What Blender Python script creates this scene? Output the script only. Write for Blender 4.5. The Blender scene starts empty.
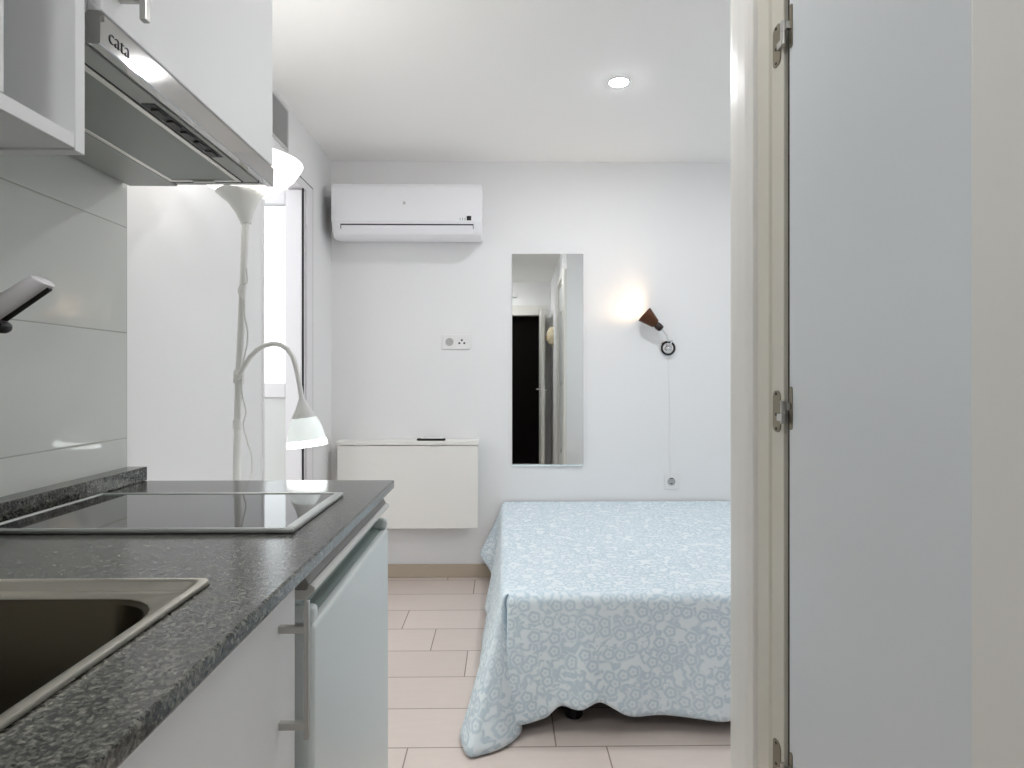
import bpy, bmesh, math, random
from mathutils import Vector, Matrix

random.seed(7)
C = bpy.context.scene.collection
PI = math.pi

# ------------------------------------------------------------------ camera mapping (for reading the photograph)
FPX = 615.0; YAW = math.radians(0.8); CAMZ = 1.136; HORY = 377.0
def ray(px, py):
    u = (px-512)/FPX; v = (HORY-py)/FPX
    return (u*math.cos(YAW)+math.sin(YAW), math.cos(YAW)-u*math.sin(YAW), v)
def atY(px, py, Y):
    d = ray(px, py); t = Y/d[1]; return Vector((d[0]*t, Y, CAMZ+d[2]*t))
def atX(px, py, X):
    d = ray(px, py); t = X/d[0]; return Vector((X, d[1]*t, CAMZ+d[2]*t))
def atZ(px, py, Z):
    d = ray(px, py); t = (Z-CAMZ)/d[2]; return Vector((d[0]*t, d[1]*t, Z))

# ------------------------------------------------------------------ materials
def new_mat(name):
    m = bpy.data.materials.new(name); m.use_nodes = True
    nt = m.node_tree
    b = nt.nodes['Principled BSDF']
    return m, nt, b
def lin(c):
    return tuple(((x/255)/12.92 if x/255 <= .04045 else ((x/255+.055)/1.055)**2.4) for x in c)+(1,)
def mat(name, rgb, rough=.5, metal=0, bump=0, bscale=60, spec=.5, coat=0, emit=None, es=0, var=0, aniso=None):
    m, nt, b = new_mat(name)
    b.inputs['Base Color'].default_value = lin(rgb)
    b.inputs['Roughness'].default_value = rough
    b.inputs['Metallic'].default_value = metal
    b.inputs['Specular IOR Level'].default_value = spec
    b.inputs['Coat Weight'].default_value = coat
    if emit:
        b.inputs['Emission Color'].default_value = lin(emit); b.inputs['Emission Strength'].default_value = es
    if bump or var:
        tc = nt.nodes.new('ShaderNodeTexCoord')
        n = nt.nodes.new('ShaderNodeTexNoise'); n.inputs['Scale'].default_value = bscale; n.inputs['Detail'].default_value = 4
        if aniso:
            mp = nt.nodes.new('ShaderNodeMapping'); mp.inputs['Scale'].default_value = aniso
            nt.links.new(tc.outputs['Object'], mp.inputs[0]); nt.links.new(mp.outputs[0], n.inputs[0])
        else:
            nt.links.new(tc.outputs['Object'], n.inputs[0])
        if bump:
            bp = nt.nodes.new('ShaderNodeBump'); bp.inputs['Strength'].default_value = bump; bp.inputs['Distance'].default_value = .004
            nt.links.new(n.outputs[0], bp.inputs['Height']); nt.links.new(bp.outputs[0], b.inputs['Normal'])
        if var:
            r = nt.nodes.new('ShaderNodeMapRange')
            r.inputs['To Min'].default_value = max(0, rough-var); r.inputs['To Max'].default_value = rough+var
            nt.links.new(n.outputs[0], r.inputs[0]); nt.links.new(r.outputs[0], b.inputs['Roughness'])
    return m

class NB:
    """tiny node-math helper"""
    def __init__(s, nt): s.nt = nt
    def m(s, op, a, b=None, c=None, clamp=False):
        n = s.nt.nodes.new('ShaderNodeMath'); n.operation = op; n.use_clamp = clamp
        for i, v in enumerate((a, b, c)):
            if v is None: continue
            if isinstance(v, (int, float)): n.inputs[i].default_value = v
            else: s.nt.links.new(v, n.inputs[i])
        return n.outputs[0]
    def mix(s, fac, a, b):
        n = s.nt.nodes.new('ShaderNodeMix'); n.data_type = 'RGBA'
        for i, v in ((0, fac), (6, a), (7, b)):
            if isinstance(v, (int, float, tuple)): n.inputs[i].default_value = v
            else: s.nt.links.new(v, n.inputs[i])
        return n.outputs[2]
    def noise(s, vec, scale, detail=3, rough=.5):
        n = s.nt.nodes.new('ShaderNodeTexNoise'); n.inputs['Scale'].default_value = scale
        n.inputs['Detail'].default_value = detail; n.inputs['Roughness'].default_value = rough
        if vec is not None: s.nt.links.new(vec, n.inputs['Vector'])
        return n
    def bump(s, h, st, dist=.004):
        n = s.nt.nodes.new('ShaderNodeBump'); n.inputs['Strength'].default_value = st; n.inputs['Distance'].default_value = dist
        s.nt.links.new(h, n.inputs['Height']); return n.outputs[0]

M = {}
M['plaster'] = mat('plaster_white', (236, 236, 236), .85, bump=.08, bscale=90, spec=.25)
M['ceiling'] = mat('ceiling_white', (249, 248, 246), .9, bump=.05, bscale=70, spec=.2)
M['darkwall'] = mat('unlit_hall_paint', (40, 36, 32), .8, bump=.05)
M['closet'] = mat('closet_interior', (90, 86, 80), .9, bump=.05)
M['lacquer'] = mat('white_lacquer_frame', (226, 224, 218), .42, bump=.03, bscale=40)
M['framebeige'] = mat('beige_frame_lacquer', (206, 202, 188), .35, bump=.03, bscale=40)  # frame lacquer, darker and more beige than the casing
M['doorgrey'] = mat('cool_white_door_lacquer', (214, 219, 221), .3, bump=.04, bscale=6, var=.06)
M['cabwhite'] = mat('white_melamine', (230, 231, 231), .5, bump=.02, bscale=80)
M['cabin'] = mat('cabinet_interior', (196, 199, 195), .5, bump=.02, bscale=80)
M['fridge'] = mat('fridge_enamel', (220, 228, 228), .28, bump=.05, bscale=160)
M['fridgelid'] = mat('fridge_lid', (210, 211, 208), .35, bump=.02, bscale=160)
M['housing'] = mat('shaded_fridge_housing', (150, 149, 146), .5, bump=.02)  # grey holds the shade under the worktop edge
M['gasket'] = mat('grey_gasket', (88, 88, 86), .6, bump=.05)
M['scoop'] = mat('grip_recess_green', (132, 147, 143), .45, bump=.02)
M['steel'] = mat('brushed_steel', (214, 211, 205), .28, 1, bump=.06, bscale=60, aniso=(1, .03, 30), var=.06)
M['hoodsteel'] = mat('hood_brushed_steel', (184, 182, 179), .055, 1, var=.015, bscale=40)
M['sinksteel'] = mat('sink_steel', (214, 209, 199), .38, 1, bump=.04, bscale=80, var=.06)
M['hoodunder'] = mat('hood_grey_underside', (168, 170, 165), .45, .3, bump=.02)
M['hoodglass'] = mat('hood_filter_panel', (142, 146, 139), .4, .3, bump=.03, bscale=200)
M['chrome'] = mat('chrome', (225, 225, 225), .08, 1, var=.03)
M['nickel'] = mat('satin_nickel', (196, 194, 190), .32, 1, var=.05)
M['hinge'] = mat('aged_hinge_brass', (138, 130, 112), .38, .9, bump=.1, bscale=200)
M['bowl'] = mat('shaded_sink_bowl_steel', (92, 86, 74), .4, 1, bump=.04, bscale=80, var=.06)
M['black'] = mat('black_plastic', (14, 14, 14), .45, bump=.02)
M['blackgap'] = mat('black_gap', (6, 6, 6), .8, bump=.02)
M['hobglass'] = mat('black_ceramic_glass', (10, 10, 12), .04, spec=.6, coat=.3, var=.01)
M['hobframe'] = mat('hob_aluminium', (196, 198, 196), .3, .8, var=.05)
M['acwhite'] = mat('air_conditioner_plastic', (238, 238, 241), .4, bump=.01)
M['acdark'] = mat('dark_slot', (45, 45, 48), .6, bump=.01)
M['tablewhite'] = mat('fold_table_white', (238, 236, 231), .4, bump=.03, bscale=30)
M['outlet'] = mat('outlet_white', (232, 232, 230), .35, bump=.01)
M['outletgrey'] = mat('outlet_recess', (176, 176, 174), .5, bump=.01)
M['pvc'] = mat('white_pvc', (232, 230, 232), .3, bump=.01)
M['panel'] = mat('balcony_door_panel', (218, 220, 218), .45, bump=.03, bscale=60)
M['lampwhite'] = mat('lamp_white_metal', (232, 232, 229), .35, bump=.01)
M['cone'] = mat('lamp_cone_plastic', (220, 221, 218), .5, bump=.01)
M['cordwhite'] = mat('white_cord', (222, 222, 218), .5, bump=.01)
M['glow'] = mat('lit_opal_shade', (250, 250, 248), .4, emit=(255, 250, 246), es=1.5, bump=.01)
M['readglass'] = mat('frosted_green_white_shade', (226, 234, 231), .35, emit=(238, 244, 242), es=.36, bump=.01)
M['readrim'] = mat('glowing_shade_rim', (250, 255, 252), .4, emit=(250, 255, 253), es=3.5, bump=.01)
M['bulb'] = mat('white_bulb', (255, 255, 255), .4, emit=(255, 250, 242), es=12, var=.01)
M['warm'] = mat('warm_bulb', (255, 230, 190), .4, emit=(255, 205, 150), es=14, var=.01)
M['down_fill'] = mat('fill_downlight_lens', (255, 255, 255), .4, emit=(250, 252, 255), es=150, var=.01)
M['fill_dome'] = mat('kitchen_fill_lamp_glow', (250, 250, 250), .4, emit=(252, 252, 255), es=17, bump=.01)
M['fill_dome_hall'] = mat('hall_fill_lamp_glow', (250, 250, 250), .4, emit=(252, 252, 255), es=58, bump=.01)
M['down'] = mat('downlight_lens', (255, 255, 255), .4, emit=(250, 252, 255), es=520, var=.01)
M['copper'] = mat('walnut_brown_copper', (92, 56, 36), .35, .55, bump=.12, bscale=60, aniso=(1, 1, .1))
M['darkcap'] = mat('dark_brown_cap', (44, 33, 30), .4, .3, bump=.03)
M['remotewhite'] = mat('remote_white', (235, 235, 233), .35, bump=.01)
M['remotedark'] = mat('remote_dark_underside', (20, 20, 22), .5, bump=.01)
M['bedbase'] = mat('dark_bed_base', (26, 25, 25), .8, bump=.1, bscale=200)
M['mattress'] = mat('mattress_ticking', (225, 228, 232), .9, bump=.1, bscale=150)
M['grille'] = mat('vent_grey', (205, 206, 205), .55, .2, bump=.02)
M['cream'] = mat('cream_straw', (228, 214, 182), .8, bump=.3, bscale=120)
M['ochre'] = mat('ochre_straw', (150, 120, 66), .8, bump=.3, bscale=120)
M['entry'] = mat('doorway_darkness', (13, 10, 8), .8, bump=.05, bscale=20, spec=.08)  # near-black carries the darkness of the end doorway
M['concrete'] = mat('balcony_concrete', (205, 204, 200), .9, bump=.2, bscale=40)

def make_mirror():
    m, nt, b = new_mat('mirror_silver'); b.inputs['Base Color'].default_value = (.86, .88, .87, 1)
    b.inputs['Metallic'].default_value = 1; b.inputs['Roughness'].default_value = .015
    n = NB(nt); tc = nt.nodes.new('ShaderNodeTexCoord'); no = n.noise(tc.outputs['Object'], 5)
    nt.links.new(n.m('MULTIPLY', no.outputs[0], .03), b.inputs['Roughness'])
    return m
M['mirror'] = make_mirror()
def make_glass():
    m, nt, b = new_mat('window_glass')
    b.inputs['Base Color'].default_value = (.96, .98, .97, 1); b.inputs['Roughness'].default_value = .02
    b.inputs['Transmission Weight'].default_value = 1; b.inputs['IOR'].default_value = 1.05
    n = NB(nt); tc = nt.nodes.new('ShaderNodeTexCoord'); no = n.noise(tc.outputs['Object'], 3)
    nt.links.new(n.m('MULTIPLY', no.outputs[0], .03), b.inputs['Roughness'])
    return m
M['glass'] = make_glass()

def make_granite():
    m, nt, b = new_mat('dark_granite'); n = NB(nt)
    tc = nt.nodes.new('ShaderNodeTexCoord'); v = tc.outputs['Object']
    n1 = n.noise(v, 230, 3, .6); n2 = n.noise(v, 70, 3, .6)
    vo = nt.nodes.new('ShaderNodeTexVoronoi'); vo.inputs['Scale'].default_value = 330; nt.links.new(v, vo.inputs['Vector'])
    sep = nt.nodes.new('ShaderNodeSeparateColor'); nt.links.new(vo.outputs['Color'], sep.inputs[0])
    f = n.m('ADD', n.m('MULTIPLY', n1.outputs[0], .8), n.m('MULTIPLY', n2.outputs[0], .45))
    f = n.m('ADD', f, n.m('MULTIPLY', n.m('SUBTRACT', sep.outputs[0], .5), .22))
    cr = nt.nodes.new('ShaderNodeValToRGB'); nt.links.new(f, cr.inputs[0])
    e = cr.color_ramp.elements
    e[0].position = .43; e[0].color = lin((22, 22, 20)); e[1].position = .86; e[1].color = lin((132, 131, 122))
    for p, c in ((.54, (48, 49, 45)), (.64, (80, 81, 75)), (.74, (102, 102, 94))):
        k = e.new(p); k.color = lin(c)
    nt.links.new(cr.outputs[0], b.inputs['Base Color'])
    b.inputs['Roughness'].default_value = .13
    r = n.m('ADD', n.m('MULTIPLY', n1.outputs[0], .14), .05); nt.links.new(r, b.inputs['Roughness'])
    b.inputs['Specular IOR Level'].default_value = .6
    nt.links.new(n.bump(n1.outputs[0], .08, .002), b.inputs['Normal'])
    return m
M['granite'] = make_granite()

def make_floor():
    m, nt, b = new_mat('beige_plank_tile'); n = NB(nt)
    tc = nt.nodes.new('ShaderNodeTexCoord')
    se = nt.nodes.new('ShaderNodeSeparateXYZ'); nt.links.new(tc.outputs['Object'], se.inputs[0])
    yy = n.m('DIVIDE', n.m('SUBTRACT', se.outputs[1], 1.888), .2225)
    row = n.m('FLOOR', yy); fy = n.m('SUBTRACT', yy, row)
    xx = n.m('DIVIDE', n.m('ADD', n.m('ADD', se.outputs[0], .148-.61*4), n.m('MULTIPLY', n.m('SUBTRACT', row, 2), .155)), .61)
    col = n.m('FLOOR', xx); fx = n.m('SUBTRACT', xx, col)
    dy = n.m('MULTIPLY', n.m('MINIMUM', fy, n.m('SUBTRACT', 1, fy)), .2225)
    dx = n.m('MULTIPLY', n.m('MINIMUM', fx, n.m('SUBTRACT', 1, fx)), .61)
    d = n.m('MINIMUM', dx, dy)
    g = n.m('LESS_THAN', d, .0022)
    cmb = nt.nodes.new('ShaderNodeCombineXYZ'); nt.links.new(row, cmb.inputs[0]); nt.links.new(col, cmb.inputs[1])
    wn = nt.nodes.new('ShaderNodeTexWhiteNoise'); nt.links.new(cmb.outputs[0], wn.inputs['Vector'])
    mp = nt.nodes.new('ShaderNodeMapping'); mp.inputs['Scale'].default_value = (2, 14, 1); nt.links.new(tc.outputs['Object'], mp.inputs[0])
    gr = n.noise(mp.outputs[0], 4, 5, .6)
    base = n.mix(gr.outputs[0], lin((212, 198, 190)), lin((225, 212, 205)))
    base = n.mix(n.m('MULTIPLY', wn.outputs[0], .35), base, lin((196, 182, 173)))
    colr = n.mix(g, base, lin((150, 136, 124)))
    nt.links.new(colr, b.inputs['Base Color'])
    nt.links.new(n.m('ADD', n.m('MULTIPLY', g, .3), n.m('ADD', n.m('MULTIPLY', gr.outputs[0], .1), .27)), b.inputs['Roughness'])
    nt.links.new(n.bump(n.m('MINIMUM', d, .003), .5, .3), b.inputs['Normal'])
    return m
M['floor'] = make_floor()
M['skirt'] = mat('tan_skirting_tile', (186, 172, 154), .45, bump=.05, bscale=20)

def make_walltile():
    m, nt, b = new_mat('white_kitchen_tile'); n = NB(nt)
    tc = nt.nodes.new('ShaderNodeTexCoord')
    se = nt.nodes.new('ShaderNodeSeparateXYZ'); nt.links.new(tc.outputs['Object'], se.inputs[0])
    zz = n.m('DIVIDE', n.m('SUBTRACT', se.outputs[2], .997), .2395); fz = n.m('FRACT', zz)
    yy = n.m('DIVIDE', n.m('SUBTRACT', se.outputs[1], 1.414), .6); fy = n.m('FRACT', yy)
    dz = n.m('MULTIPLY', n.m('MINIMUM', fz, n.m('SUBTRACT', 1, fz)), .2395)
    dy = n.m('MULTIPLY', n.m('MINIMUM', fy, n.m('SUBTRACT', 1, fy)), .6)
    d = n.m('MINIMUM', dz, dy)
    g = n.m('LESS_THAN', d, .0013)
    nt.links.new(n.mix(g, lin((214, 216, 211)), lin((176, 176, 168))), b.inputs['Base Color'])
    b.inputs['Roughness'].default_value = .12
    no = n.noise(tc.outputs['Object'], 7, 2)
    nt.links.new(n.m('ADD', n.m('MULTIPLY', no.outputs[0], .05), .03), b.inputs['Roughness'])
    h = n.m('ADD', n.m('MINIMUM', d, .003), n.m('MULTIPLY', no.outputs[0], .0012))
    nt.links.new(n.bump(h, .35, .3), b.inputs['Normal'])
    return m
M['walltile'] = make_walltile()

def make_spread():
    m, nt, b = new_mat('pale_blue_floral_cotton'); n = NB(nt)
    uv = nt.nodes.new('ShaderNodeUVMap'); uv.uv_map = 'UVMap'; v = uv.outputs[0]
    # warp the coordinates for curling vines
    nz = n.noise(v, 9, 2)
    off = nt.nodes.new('ShaderNodeVectorMath'); off.operation = 'SCALE'; off.inputs['Scale'].default_value = .035
    nt.links.new(nz.outputs['Color'], off.inputs[0])
    ad = nt.nodes.new('ShaderNodeVectorMath'); ad.operation = 'ADD'
    nt.links.new(v, ad.inputs[0]); nt.links.new(off.outputs[0], ad.inputs[1]); w = ad.outputs[0]
    # flowers: rings round cell centres with a petal count from the angle
    vo = nt.nodes.new('ShaderNodeTexVoronoi'); vo.inputs['Scale'].default_value = 17; vo.inputs['Randomness'].default_value = .9
    vo.voronoi_dimensions = '2D'
    nt.links.new(v, vo.inputs['Vector'])
    sv = nt.nodes.new('ShaderNodeVectorMath'); sv.operation = 'SUBTRACT'
    nt.links.new(v, sv.inputs[0]); nt.links.new(vo.outputs['Position'], sv.inputs[1])
    se = nt.nodes.new('ShaderNodeSeparateXYZ'); nt.links.new(sv.outputs[0], se.inputs[0])
    ang = n.m('ARCTAN2', se.outputs[1], se.outputs[0])
    pet = n.m('MULTIPLY', n.m('COSINE', n.m('MULTIPLY', ang, 5)), .022)
    dist = n.m('ADD', vo.outputs['Distance'], pet)
    def below(x, e, w): return n.m('SUBTRACT', 1, n.m('SMOOTHSTEP' if False else 'MULTIPLY_ADD', n.m('SUBTRACT', x, e-w), 1/(2*w), 0, clamp=True))
    ring = below(n.m('ABSOLUTE', n.m('SUBTRACT', dist, .27)), .08, .04)
    core = below(dist, .07, .05)
    no = n.noise(w, 24, 1); vine = below(n.m('ABSOLUTE', n.m('SUBTRACT', no.outputs[0], .5)), .055, .03)
    no2 = n.noise(w, 48, 1); leaf = n.m('SUBTRACT', 1, below(no2.outputs[0], .60, .03))
    outside = n.m('SUBTRACT', 1, below(vo.outputs['Distance'], .40, .03))
    vl = n.m('MULTIPLY', n.m('MAXIMUM', vine, leaf), outside)
    pat = n.m('MAXIMUM', n.m('MAXIMUM', ring, core), vl)
    fade = n.noise(v, 3, 1)
    pat = n.m('MULTIPLY', pat, n.m('ADD', n.m('MULTIPLY', fade.outputs[0], .4), .7))
    nt.links.new(n.mix(pat, lin((230, 239, 244)), lin((196, 213, 223))), b.inputs['Base Color'])
    b.inputs['Roughness'].default_value = .9; b.inputs['Specular IOR Level'].default_value = .15
    b.inputs['Sheen Weight'].default_value = .15
    w1 = n.noise(v, 14, 4); wv = n.noise(v, 420, 1)
    h = n.m('ADD', n.m('MULTIPLY', w1.outputs[0], .35), n.m('MULTIPLY', wv.outputs[0], .04))
    nt.links.new(n.bump(h, .35, .02), b.inputs['Normal'])
    return m
M['spread'] = make_spread()

# ------------------------------------------------------------------ mesh helpers
class MB:
    def __init__(s): s.bm = bmesh.new()
    def box(s, x0, x1, y0, y1, z0, z1):
        vs = [s.bm.verts.new((x, y, z)) for x in (x0, x1) for y in (y0, y1) for z in (z0, z1)]
        for f in ((0, 1, 3, 2), (4, 6, 7, 5), (0, 4, 5, 1), (2, 3, 7, 6), (0, 2, 6, 4), (1, 5, 7, 3)):
            s.bm.faces.new([vs[i] for i in f])
        return s
    def prism(s, pts, d):
        """pts: 3-D polygon, extruded by vector d"""
        d = Vector(d); a = [s.bm.verts.new(p) for p in pts]; b = [s.bm.verts.new(Vector(p)+d) for p in pts]
        s.bm.faces.new(a); s.bm.faces.new(b[::-1]); k = len(a)
        for i in range(k): s.bm.faces.new((a[i], b[i], b[(i+1) % k], a[(i+1) % k]))
        return s
    def tube(s, pts, r, seg=14, cap=True):
        pts = [Vector(p) for p in pts]; rs = r if isinstance(r, (list, tuple)) else [r]*len(pts)
        rings = []; up = None
        for i, p in enumerate(pts):
            t = (pts[min(i+1, len(pts)-1)]-pts[max(i-1, 0)]).normalized()
            if up is None:
                up = Vector((0, 0, 1)) if abs(t.z) < .9 else Vector((1, 0, 0))
            a = t.cross(up).normalized(); up = a.cross(t).normalized()
            rings.append([s.bm.verts.new(p+(a*math.cos(2*PI*k/seg)+up*math.sin(2*PI*k/seg))*rs[i]) for k in range(seg)])
        for q in range(len(rings)-1):
            for k in range(seg):
                s.bm.faces.new((rings[q][k], rings[q][(k+1) % seg], rings[q+1][(k+1) % seg], rings[q+1][k]))
        if cap:
            s.bm.faces.new(rings[0][::-1]); s.bm.faces.new(rings[-1])
        return s
    def lathe(s, prof, origin=(0, 0, 0), axis=(0, 0, 1), seg=40):
        """prof: (radius, height along axis) pairs"""
        ax = Vector(axis).normalized(); q = Vector((0, 0, 1)).rotation_difference(ax); o = Vector(origin)
        rings = []
        for r, h in prof:
            if r < 1e-6: rings.append([s.bm.verts.new(o+q @ Vector((0, 0, h)))])
            else: rings.append([s.bm.verts.new(o+q @ Vector((r*math.cos(2*PI*k/seg), r*math.sin(2*PI*k/seg), h))) for k in range(seg)])
        for a, b in zip(rings, rings[1:]):
            for k in range(seg):
                k2 = (k+1) % seg
                if len(a) == 1 and len(b) == 1: continue
                if len(a) == 1: s.bm.faces.new((a[0], b[k], b[k2]))
                elif len(b) == 1: s.bm.faces.new((a[k], a[k2], b[0]))
                else: s.bm.faces.new((a[k], a[k2], b[k2], b[k]))
        return s
    def build(s, name, m, parent=None, bevel=0, smooth=False, segs=2):
        bmesh.ops.recalc_face_normals(s.bm, faces=s.bm.faces)
        me = bpy.data.meshes.new(name); s.bm.to_mesh(me); s.bm.free()
        o = bpy.data.objects.new(name, me); C.objects.link(o)
        me.materials.append(m)
        if smooth:
            for p in me.polygons: p.use_smooth = True
            me.set_sharp_from_angle(angle=math.radians(42))
        if bevel:
            md = o.modifiers.new('bevel', 'BEVEL'); md.width = bevel; md.segments = segs; md.limit_method = 'ANGLE'; md.angle_limit = math.radians(40)
            md.harden_normals = False
        if parent:
            o.parent = parent
            o.matrix_parent_inverse = Matrix.Translation(-Vector(parent.location))
        return o

def thing(name, label, cat, loc=(0, 0, 0), group=None):
    o = bpy.data.objects.new(name, None); C.objects.link(o); o.location = loc; o.empty_display_size = .05
    o['label'] = label; o['category'] = cat; o['kind'] = 'thing'
    if group: o['group'] = group
    return o
def tag(o, label, cat, group=None, kind='thing'):
    o['label'] = label; o['category'] = cat; o['kind'] = kind
    if group: o['group'] = group
    return o
def struct(o, label=None, cat=None):
    o['kind'] = 'structure'
    if label: o['label'] = label
    if cat: o['category'] = cat
    return o
def B(*b): return MB().box(*b)

def rrect(cx, cy, w, h, r, n=6):
    pts = []
    for sx, sy, a0 in ((1, 1, 0), (-1, 1, 90), (-1, -1, 180), (1, -1, 270)):
        for k in range(n+1):
            a = math.radians(a0+90*k/n)
            pts.append((cx+sx*(w/2-r)+r*math.cos(a), cy+sy*(h/2-r)+r*math.sin(a)))
    return pts

# ------------------------------------------------------------------ the room
D = 3.5; CEIL = 2.362
XL = -.975; XT = -.858; XC = .50; XR = 2.06
YB = -.95; YE = 1.414; YP = 1.338
struct(B(-2.2, XR+.1, -2.3, D+.1, -.08, 0).build('floor', M['floor']), 'beige plank tile floor with thin grout lines', 'floor')
struct(B(-1.2, XR+.1, -2.3, D+.1, CEIL, CEIL+.1).build('ceiling', M['ceiling']), 'flat white ceiling', 'ceiling')
struct(B(XL-.2, XR+.1, D, D+.1, 0, CEIL).build('wall_back', M['plaster']), 'plain white wall behind the bed', 'wall')
struct(B(XR, XR+.1, YP-.1, D, 0, CEIL).build('wall_right', M['plaster']), 'white wall at the foot end of the bed', 'wall')
# balcony-side wall, with an opening
OY0, OY1, OZ = 2.498, 3.10, 2.072
w = MB(); w.box(XL-.085, XL, YE, OY0, 0, CEIL); w.box(XL-.085, XL, OY1, D, 0, CEIL); w.box(XL-.085, XL, OY0, OY1, OZ, CEIL)
struct(w.build('wall_left', M['plaster']), 'white wall with the balcony door opening', 'wall')
struct(B(XL-.2, XT, YB-.02, YE, 0, CEIL).build('wall_kitchen', M['walltile']), 'glossy white large format tiled kitchen wall', 'wall')
# wall between the hall and the bedroom, with the closet opening
KY0, KY1, KZ = .66, 1.078, 2.03
w = MB(); w.box(XC+.03, XC+.105, KY1+.09, YP-.003, 0, CEIL); w.box(XC+.005, XC+.105, YB, KY0-.05, 0, CEIL); w.box(XC+.005, XC+.105, KY0-.05, KY1+.09, KZ+.04, CEIL)
struct(w.build('wall_hall', M['plaster']), 'white hall wall holding the closet door', 'wall')
struct(B(XC+.105, XR, YP-.1, YP-.003, 0, CEIL).build('wall_front', M['plaster']), 'white partition facing the bed', 'wall')
w = MB(); w.box(XC+.60, XC+.65, .4, YP-.1, 0, CEIL); w.box(XC+.105, XC+.65, .4, .45, 0, CEIL)
struct(w.build('wall_closet', M['closet']), 'inside of the closet', 'wall')
# end wall behind the camera with a doorway to an unlit hall
EX0, EX1, EZ = -.42, .36, 1.93
w = MB(); w.box(XT, EX0-.04, YB-.1, YB, 0, CEIL); w.box(EX1+.04, XC+.005, YB-.1, YB, 0, CEIL); w.box(EX0-.04, EX1+.04, YB-.1, YB, EZ+.03, CEIL)
struct(w.build('wall_end', M['plaster']), 'white wall with the doorway to the dark hall', 'wall')
w = MB(); w.box(XT-.05, XT, -2.2, YB-.1, 0, CEIL); w.box(XC, XC+.05, -2.2, YB-.1, 0, CEIL); w.box(XT, XC, -2.25, -2.2, 0, CEIL)
struct(w.build('wall_vestibule', M['darkwall']), 'dark walls of the unlit entrance hall', 'wall')
w = MB(); w.box(EX0, EX1, YB-.16, YB-.12, .0, EZ)
ed = struct(w.build('door_4', M['entry'], bevel=.004), 'near-black door added to keep the end doorway dark', 'door')  # added at the threshold so no lit floor shows behind
# end doorway casing
w = MB(); w.box(EX0-.1, EX0, YB-.1, YB+.018, 0, EZ+.13); w.box(EX1, EX1+.1, YB-.1, YB+.018, 0, EZ+.13); w.box(EX0, EX1, YB-.1, YB+.018, EZ, EZ+.13)
struct(w.build('trim_1', M['lacquer'], bevel=.004), 'white casing round the doorway to the dark hall', 'door casing')

# skirting
struct(B(XL, 1.98, D-.012, D, 0, .075).build('baseboard_back', M['skirt'], bevel=.003), 'tan tile skirting along the bedroom wall', 'baseboard')
w = MB(); w.box(XL, XL+.012, YE, OY0, 0, .075); w.box(XL, XL+.012, OY1+.05, D-.012, 0, .075)
struct(w.build('baseboard_left', M['skirt'], bevel=.003), 'tan tile skirting along the balcony wall', 'baseboard')

# closet door on the right: casing profile, frame, rebate, leaf, three hinges
w = MB()
prof = [(XC+.030, 1.362), (XC+.012, 1.362), (XC+.006, 1.360), (XC+.002, 1.352), (XC-.003, 1.330), (XC-.007, 1.290), (XC-.009, 1.245), (XC-.008, 1.232), (XC-.004, 1.216), (XC+.004, 1.211), (XC+.012, 1.206), (XC+.012, 1.15), (XC+.0295, 1.15)]
w.prism([(x, y, 0) for x, y in prof], (0, 0, 2.13))
w.box(XC-.008, XC+.012, KY0-.125, 1.206, KZ+.03, 2.13)
struct(w.build('trim_2', M['lacquer'], bevel=.0015), 'white moulded casing at the corner of the hall wall', 'door casing')
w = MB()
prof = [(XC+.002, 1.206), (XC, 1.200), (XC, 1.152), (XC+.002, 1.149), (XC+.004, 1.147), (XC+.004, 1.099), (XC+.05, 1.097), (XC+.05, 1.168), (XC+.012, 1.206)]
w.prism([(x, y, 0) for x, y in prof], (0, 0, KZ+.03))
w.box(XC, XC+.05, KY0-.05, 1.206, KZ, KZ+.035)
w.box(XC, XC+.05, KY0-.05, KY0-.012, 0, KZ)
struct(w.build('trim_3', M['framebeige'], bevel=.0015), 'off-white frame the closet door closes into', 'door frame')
w = MB(); w.box(XC-.003, XC+.004, .45, KY0-.012, 0, 2.13)
struct(w.build('trim_4', M['lacquer'], bevel=.003), 'off-white casing on the latch side of the closet door', 'door casing')
dl = thing('door_1', 'tall plain pale grey closet door with three hinges', 'door', (XC+.03, .86, 0)); dl['kind'] = 'structure'
B(XC+.006, XC+.041, KY0-.008, KY1+.007, .01, KZ-.004).build('leaf', M['doorgrey'], dl, bevel=.006, segs=4)
B(XC+.011, XC+.020, 1.0855, 1.0965, .01, KZ-.004).build('gap_shade', M['blackgap'], dl)  # black strip standing for the shade in the gap beside the leaf
# hinges: plate on the frame, plate on the leaf, knuckle
for zc in (1.745, 1.073, .43):
    zz = .038; h = MB()
    h.prism([(XC+.0022, 1.125+px, zc+pz) for px, pz in rrect(0, 0, .031, 2*zz, .012)], (.0025, 0, 0))
    hp = h.build('hinge', M['hinge'], dl, bevel=.0006)
    k = MB(); k.tube([(XC-.004, 1.0835, zc-.02), (XC-.004, 1.0835, zc)], .0048, 12)
    k.tube([(XC-.004, 1.0835, zc+.001), (XC-.004, 1.0835, zc+.021)], .0048, 12)
    k.box(XC-.003, XC+.0045, 1.0845, 1.112, zc-.016, zc-.004); k.box(XC-.002, XC+.0075, 1.074, 1.0825, zc+.005, zc+.017)
    k.build('knuckle', M['nickel'], hp, smooth=True)
    k = MB(); k.prism([(XC+.0045, 1.0735+px, zc+pz+.008) for px, pz in rrect(0, 0, .010, 2*zz, .005)], (.003, 0, 0)); k.build('leaf_plate', M['hinge'], hp)
    k = MB()
    for dz in (-.032, -.006, .032): k.lathe([(0, 0), (.0026, 0), (.0026, .0012), (0, .0016)], (XC+.0023, 1.126, zc+dz), (-1, 0, 0), 10)
    k.build('screws', M['black'], hp)

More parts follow.
